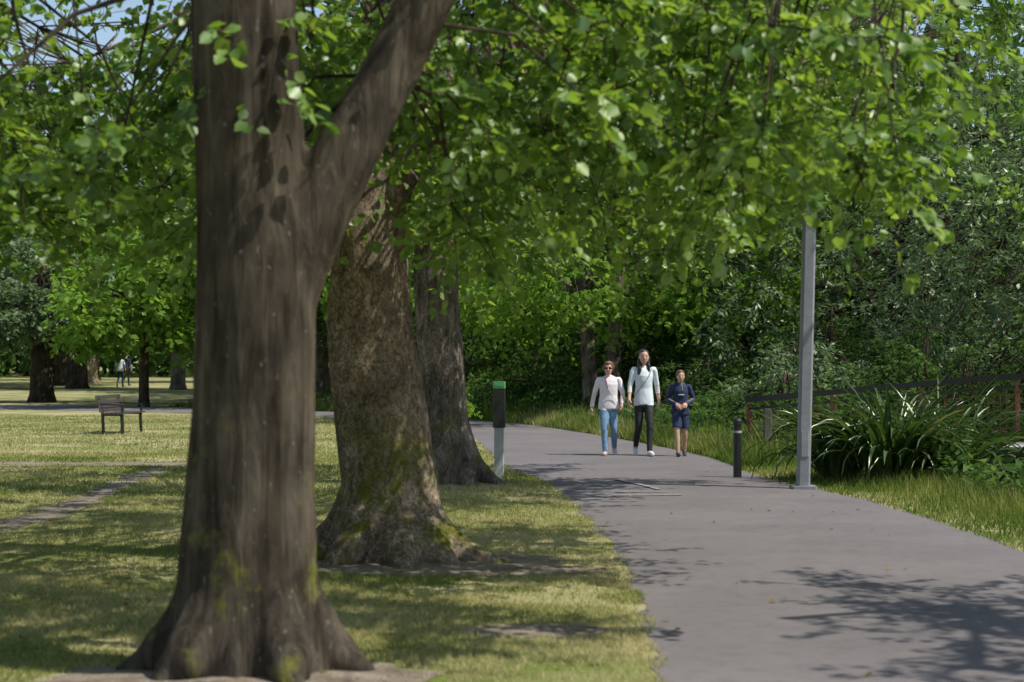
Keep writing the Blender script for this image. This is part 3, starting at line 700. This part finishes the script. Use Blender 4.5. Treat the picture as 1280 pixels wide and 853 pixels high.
def person(name,loc,H,rotz,o):
    s=H/1.70; e=empty(name,loc); e.rotation_euler=(0,0,rotz)
    wm=o.get('wide',1.0)
    def S(p): return (p[0]*s,p[1]*s,p[2]*s)
    def T(pts,r,seg=14,flat=None):
        a,b=resample([S(p) for p in pts],[q*s for q in r],0.03*s); return tube(a,b,seg,flat)
    def LF(rings,seg=36,dense=True):
        if dense:
            out=[]
            for a,b in zip(rings[:-1],rings[1:]):
                n=max(1,int(abs(b[2]-a[2])/0.018))
                for k in range(n): out.append(tuple(a[i]+(b[i]-a[i])*k/n for i in range(5)))
            out.append(rings[-1]); rings=out
        return loft([(x*s,y*s,z*s,rx*s,ry*s) for x,y,z,rx,ry in rings],seg)
    mats=[M_SKIN,o['top'],o['bot'],o['shoe']]
    parts=[];lab=[]
    def add(pt,l): parts.append(pt);lab.append(l)
    loose=o.get('loose',1.0)
    hem=o.get('hem',0.84)
    add(LF([(0,0.0,hem,0.166*wm*loose,0.116*loose),(0,0,hem+0.05,0.166*wm*loose,0.116*loose),(0,0,0.98,0.156*wm*loose,0.110*loose),(0,0,1.08,0.142*wm*loose,0.102*loose),(0,-0.008,1.2,0.147*wm,0.113),(0,-0.008,1.28,0.155*wm,0.114),(0,0.0,1.36,0.158*wm,0.094),(0,0.005,1.405,0.125*wm,0.072),(0,0.008,1.44,0.07,0.055)]),1)
    add(LF([(0,0,0.77,0.11*wm,0.085),(0,0,0.83,0.145*wm,0.10),(0,0,0.93,0.135*wm,0.092)]),2)
    hx,hy,hz=o.get('head',(0,-0.015,1.585))
    add(T([(0,0.01,1.40),(hx*.5,0.0,1.47),(hx,hy+0.015,hz-0.06)],[0.055,0.048,0.052]),0)
    add(LF([(hx,hy-0.028,hz-0.118,0.022,0.022),(hx,hy-0.022,hz-0.10,0.042,0.048),(hx,hy-0.012,hz-0.06,0.06,0.072),(hx,hy-0.006,hz-0.02,0.069,0.086),(hx,hy,hz+0.02,0.074,0.093),(hx,hy+0.004,hz+0.06,0.070,0.088),(hx,hy+0.006,hz+0.09,0.054,0.068),(hx,hy+0.006,hz+0.108,0.025,0.032)],24,False),0)
    add(T([(hx,hy-0.088,hz+0.012),(hx,hy-0.098,hz-0.012),(hx,hy-0.108,hz-0.03),(hx,hy-0.09,hz-0.038)],[0.007,0.009,0.012,0.008],8),0)
    for sx in (-1,1):
        v,f=ball(S((hx+sx*0.076,hy+0.006,hz-0.01)),0.010*s,0.018*s,0.028*s,10,7); add((v,f),0)
    for sx,key in ((-1,'legR'),(1,'legL')):
        hip,kn,an,foot=o[key]
        hip=(hip[0]*0.85,hip[1],hip[2]-0.02)
        lm=o.get('legw',1.0)
        cut=o.get('shorts',None)
        if cut:
            add(T([hip,tuple(hip[i]*(1-cut)+kn[i]*cut for i in range(3))],[0.088*lm,0.085*lm]),2)
            k2=tuple(hip[i]*(0.35)+kn[i]*0.65 for i in range(3))
            add(T([k2,kn,tuple(kn[i]*0.65+an[i]*0.35 for i in range(3)),an],[0.058,0.05,0.052,0.034]),0)
        else:
            add(T([hip,tuple((hip[i]+kn[i])/2 for i in range(3)),kn,tuple(kn[i]*0.65+an[i]*0.35+(0.012 if i==1 else 0) for i in range(3)),an],[0.082*lm,0.076*lm,0.055*lm,0.056*lm,0.04*lm]),2)
        a=Vector(an); fdir=Vector(foot); heel=a-Vector((0,0,0.045))+Vector((0,0.02,0))
        pts=[tuple(a+Vector((0,0,-0.01))),tuple(heel+fdir*0.02),tuple(a+Vector((0,0,-0.045))+fdir*0.10),tuple(a+Vector((0,0,-0.055))+fdir*0.17),tuple(a+Vector((0,0,-0.058))+fdir*0.215)]
        add(T(pts,[0.038,0.042,0.04,0.036,0.022],12),3)
        add(T([pts[1],pts[4]],[0.034,0.03],12),3)
    for key in ('armR','armL'):
        sh,el,wr=o[key]; sl=o.get('sleeve',1.0)
        am=o.get('armw',1.0)
        w2=tuple(el[i]*(1-sl)+wr[i]*sl for i in range(3))
        add(T([(sh[0]*0.72,sh[1],sh[2]+0.005),sh,tuple((sh[i]+el[i])/2 for i in range(3)),el,w2],[0.05,0.049*am,0.044*am,0.038*am,0.034*am]),1)
        add(T([el,w2,wr],[0.034,0.03,0.024]),0)
        d=Vector(wr)-Vector(el)
        inw=Vector((-1 if sh[0]>0 else 1,0.15,0)) if not o.get('front_hands') else Vector((0,0.6,-0.3))
        hand(S(wr),d,inw,s*1.05,M_SKIN,e,'hand_right' if sh[0]<0 else 'hand_left',0.55)
    for a,l in o.get('extra',[]): add(LF(a),l)
    remeshed('body',parts,0.0085*s,mats,lab,3,0.004,14,e,skip=lambda q,l:(l==2 and q.z>(hem-0.012)*s))
    ep=[];bp=[]
    for sx in (-1,1):
        ep.append(ball(S((hx+sx*0.029,hy-0.083,hz+0.005)),0.011*s,0.007*s,0.006*s,8,6))
        bp.append(T([(hx+sx*0.016,hy-0.089,hz+0.024),(hx+sx*0.042,hy-0.08,hz+0.026)],[0.004,0.003],6))
    V,F=combine(ep); mesh_from_py('eyes',V,F,M_EYE,True,e)
    V,F=combine(bp); mesh_from_py('eyebrows',V,F,o['hairmat'],True,e)
    V,F=T([(hx-0.022,hy-0.078,hz-0.066),(hx,hy-0.085,hz-0.064),(hx+0.022,hy-0.078,hz-0.066)],[0.003,0.006,0.003],8); mesh_from_py('mouth',V,F,M_LIP,True,e)
    hp=[ball(S((hx,hy+0.022,hz+0.045)),0.088*s,0.098*s,0.085*s,20,11)]
    for q in o['hair']:
        hp.append(ball(S((hx+q[0],hy+q[1],hz+q[2])),q[3]*s,q[4]*s,q[5]*s,16,9))
    remeshed('hair',hp,0.009*s,[o['hairmat']],None,2,o.get('hairnoise',0.012),22 if o.get('curly') else 12,e)
    if o.get('glasses'):
        gp=[ball(S((hx+sx*0.031,hy-0.093,hz+0.004)),0.026*s,0.008*s,0.02*s,12,7) for sx in (-1,1)]
        gp.append(T([(hx-0.02,hy-0.096,hz+0.01),(hx+0.02,hy-0.096,hz+0.01)],[0.004,0.004],6))
        for sx in (-1,1): gp.append(T([(hx+sx*0.055,hy-0.085,hz+0.008),(hx+sx*0.078,hy,hz+0.005)],[0.004,0.004],6))
        V,F=combine(gp); mesh_from_py('sunglasses',V,F,M_GLASS,True,e)
    for nm,pts,r,mt in o.get('straps',[]):
        V,F=T(pts,r,8); mesh_from_py(nm,V,F,mt,True,e)
    return e
legF=lambda sx:((sx*0.085,-0.01,0.88),(sx*0.08,-0.15,0.49),(sx*0.065,-0.2,0.085),(sx*0.12,-1,0.05))
legB=lambda sx:((sx*0.085,0.01,0.88),(sx*0.09,-0.03,0.47),(sx*0.10,0.22,0.14),(sx*0.1,-0.86,-0.42))
person('woman_in_black_leggings',(2.12,30.9,0.016),1.70,math.radians(4),dict(top=M_TEE,bot=M_LEG,shoe=M_SHOEW,hairmat=M_HAIRD,wide=0.95,loose=1.03,hem=0.82,sleeve=0.5,armw=1.05,
    legR=legB(-1),legL=legF(1),
    armR=((-0.165,0,1.375),(-0.225,-0.02,1.12),(-0.255,-0.14,0.90)),armL=((0.165,0,1.375),(0.225,0.06,1.12),(0.255,0.04,0.87)),
    head=(0.0,-0.02,1.585),hair=[(0,0.06,-0.05,0.085,0.055,0.12),(-0.068,0.02,-0.13,0.04,0.05,0.15),(0.068,0.02,-0.13,0.04,0.05,0.15),(-0.085,-0.05,-0.22,0.035,0.035,0.10),(0.075,-0.045,-0.20,0.03,0.03,0.09),(0,0.075,-0.17,0.085,0.04,0.11),(0.0,-0.02,0.088,0.06,0.05,0.03)],
    straps=[('shoulder_bag_strap',[(0.12,-0.06,1.40),(0.05,-0.135,1.25),(-0.08,-0.13,1.08),(-0.17,-0.05,0.93)],[0.004]*4,M_WOOD)]))
person('woman_in_blue_jeans',(1.56,30.95,0.014),1.52,math.radians(-3),dict(top=M_WHITE,bot=M_JEAN,shoe=M_SHOEP,hairmat=M_HAIRB,wide=1.12,loose=1.03,hem=0.84,sleeve=0.95,armw=1.15,legw=1.12,glasses=True,curly=True,hairnoise=0.02,
    legR=legF(-1),legL=legB(1),
    armR=((-0.18,0,1.36),(-0.26,0.05,1.11),(-0.31,-0.02,0.86)),armL=((0.18,0,1.36),(0.25,-0.01,1.11),(0.24,-0.15,0.92)),
    head=(-0.01,-0.04,1.57),hair=[(0,0.05,-0.02,0.095,0.075,0.08),(-0.07,0.02,0.01,0.035,0.06,0.06),(0.07,0.02,0.01,0.035,0.06,0.06),(0,-0.03,0.095,0.06,0.05,0.03)],
    straps=[('pink_scarf',[(-0.07,-0.06,1.42),(-0.04,-0.12,1.33),(-0.02,-0.13,1.22)],[0.008,0.012,0.012],M_PINK),('bag_strap',[(-0.12,-0.05,1.39),(0,-0.135,1.2),(0.15,-0.10,0.95)],[0.005]*3,M_WHITE)]))
person('boy_in_navy_hoodie',(2.70,30.8,0.012),1.38,math.radians(2),dict(top=M_NAVY,bot=M_NAVY,shoe=M_SHOED,hairmat=M_HAIRB,wide=1.0,loose=1.1,hem=0.82,sleeve=0.98,armw=1.25,shorts=0.82,legw=1.1,front_hands=True,
    legR=((-0.085,-0.01,0.88),(-0.08,-0.13,0.49),(-0.07,-0.18,0.085),(0,-1,0.05)),legL=((0.085,0.01,0.88),(0.09,0.0,0.47),(0.095,0.16,0.115),(0,-0.9,-0.3)),
    armR=((-0.17,0,1.365),(-0.25,0.02,1.12),(-0.09,-0.17,1.02)),armL=((0.17,0,1.365),(0.25,0.02,1.12),(0.09,-0.17,1.03)),
    head=(0.0,-0.03,1.575),hair=[(0,0.03,0.07,0.075,0.08,0.05),(0,-0.05,0.09,0.05,0.03,0.025)],
    extra=[([(0,0.07,1.36,0.10,0.05),(0,0.085,1.42,0.12,0.06),(0,0.07,1.47,0.09,0.04)],1)],
    straps=[('hoodie_print',[(-0.06,-0.122,1.21),(0.0,-0.128,1.21),(0.06,-0.122,1.21)],[0.011]*3,M_LGREY),('drawstring',[(0.02,-0.09,1.40),(0.025,-0.125,1.29)],[0.004]*2,M_LGREY)]))
std=dict(hair=[(0,0.03,0.05,0.08,0.08,0.05)],hairmat=M_HAIRD,legR=legF(-1),legL=legB(1),armR=((-0.19,0,1.36),(-0.25,0.05,1.11),(-0.27,-0.02,0.86)),armL=((0.19,0,1.36),(0.245,-0.01,1.11),(0.24,-0.1,0.88)),wide=1.1,shoe=M_SHOED)
person('distant_walker',(-20.9,104,0),1.75,math.radians(170),dict(std,top=M_NAVY,bot=M_LEG))
person('distant_walker',(-20.2,99,0),1.7,math.radians(175),dict(std,top=M_TEE,bot=M_NAVY,sleeve=0.3))

n=300; x=np.concatenate([R.uniform(-4,1.0,240),R.uniform(0.6,4.2,60)]); y=np.concatenate([R.uniform(8.5,20,240),R.uniform(9,30,60)])
z=np.where(x>left_x(y),0.028,0.035)
mf=leaf_mat('fallen_leaf',[(0,(0.2,0.12,0.05)),(0.6,(0.33,0.24,0.1)),(1,(0.16,0.17,0.05))],(1,1,1),0.15,0)
leaves('fallen_leaves',np.stack([x,y,z],1),np.stack([R.normal(0,1,n),R.normal(0,1,n),R.normal(0,.1,n)],1),np.array([0,0,1.])+R.normal(0,.25,(n,3)),R.uniform(0.02,0.055,n),0.8,mf,R.random(n),True)

# ------------------------------------------------------------------ light, sky, camera
el=math.radians(56); az=math.atan2(0.90,-0.30)
sd=Vector((math.sin(az)*math.cos(el),math.cos(az)*math.cos(el),math.sin(el)))
sun=bpy.data.lights.new('sun','SUN'); sun.energy=5.0; sun.angle=math.radians(0.5); sun.color=(1.0,0.96,0.88)
so=bpy.data.objects.new('sun',sun); COL.objects.link(so); so.rotation_euler=sd.to_track_quat('Z','Y').to_euler(); so.location=(20,-10,30)
w=bpy.data.worlds.new('World'); scene.world=w; w.use_nodes=True
nt=w.node_tree; bg=nt.nodes['Background']; sk=nt.nodes.new('ShaderNodeTexSky'); sk.sky_type='NISHITA'; sk.sun_disc=False
sk.sun_elevation=el; sk.sun_rotation=az; nt.links.new(sk.outputs[0],bg.inputs[0]); bg.inputs[1].default_value=0.15
cam=bpy.data.cameras.new('camera'); cam.lens=67.5; cam.sensor_width=36; cam.clip_end=2000; cam.clip_start=0.1
cam.dof.use_dof=True; cam.dof.focus_distance=30.5; cam.dof.aperture_fstop=2.8
co=bpy.data.objects.new('camera',cam); COL.objects.link(co); co.location=(0,0,1.62); co.rotation_euler=(math.radians(90.44),0,0)
scene.camera=co
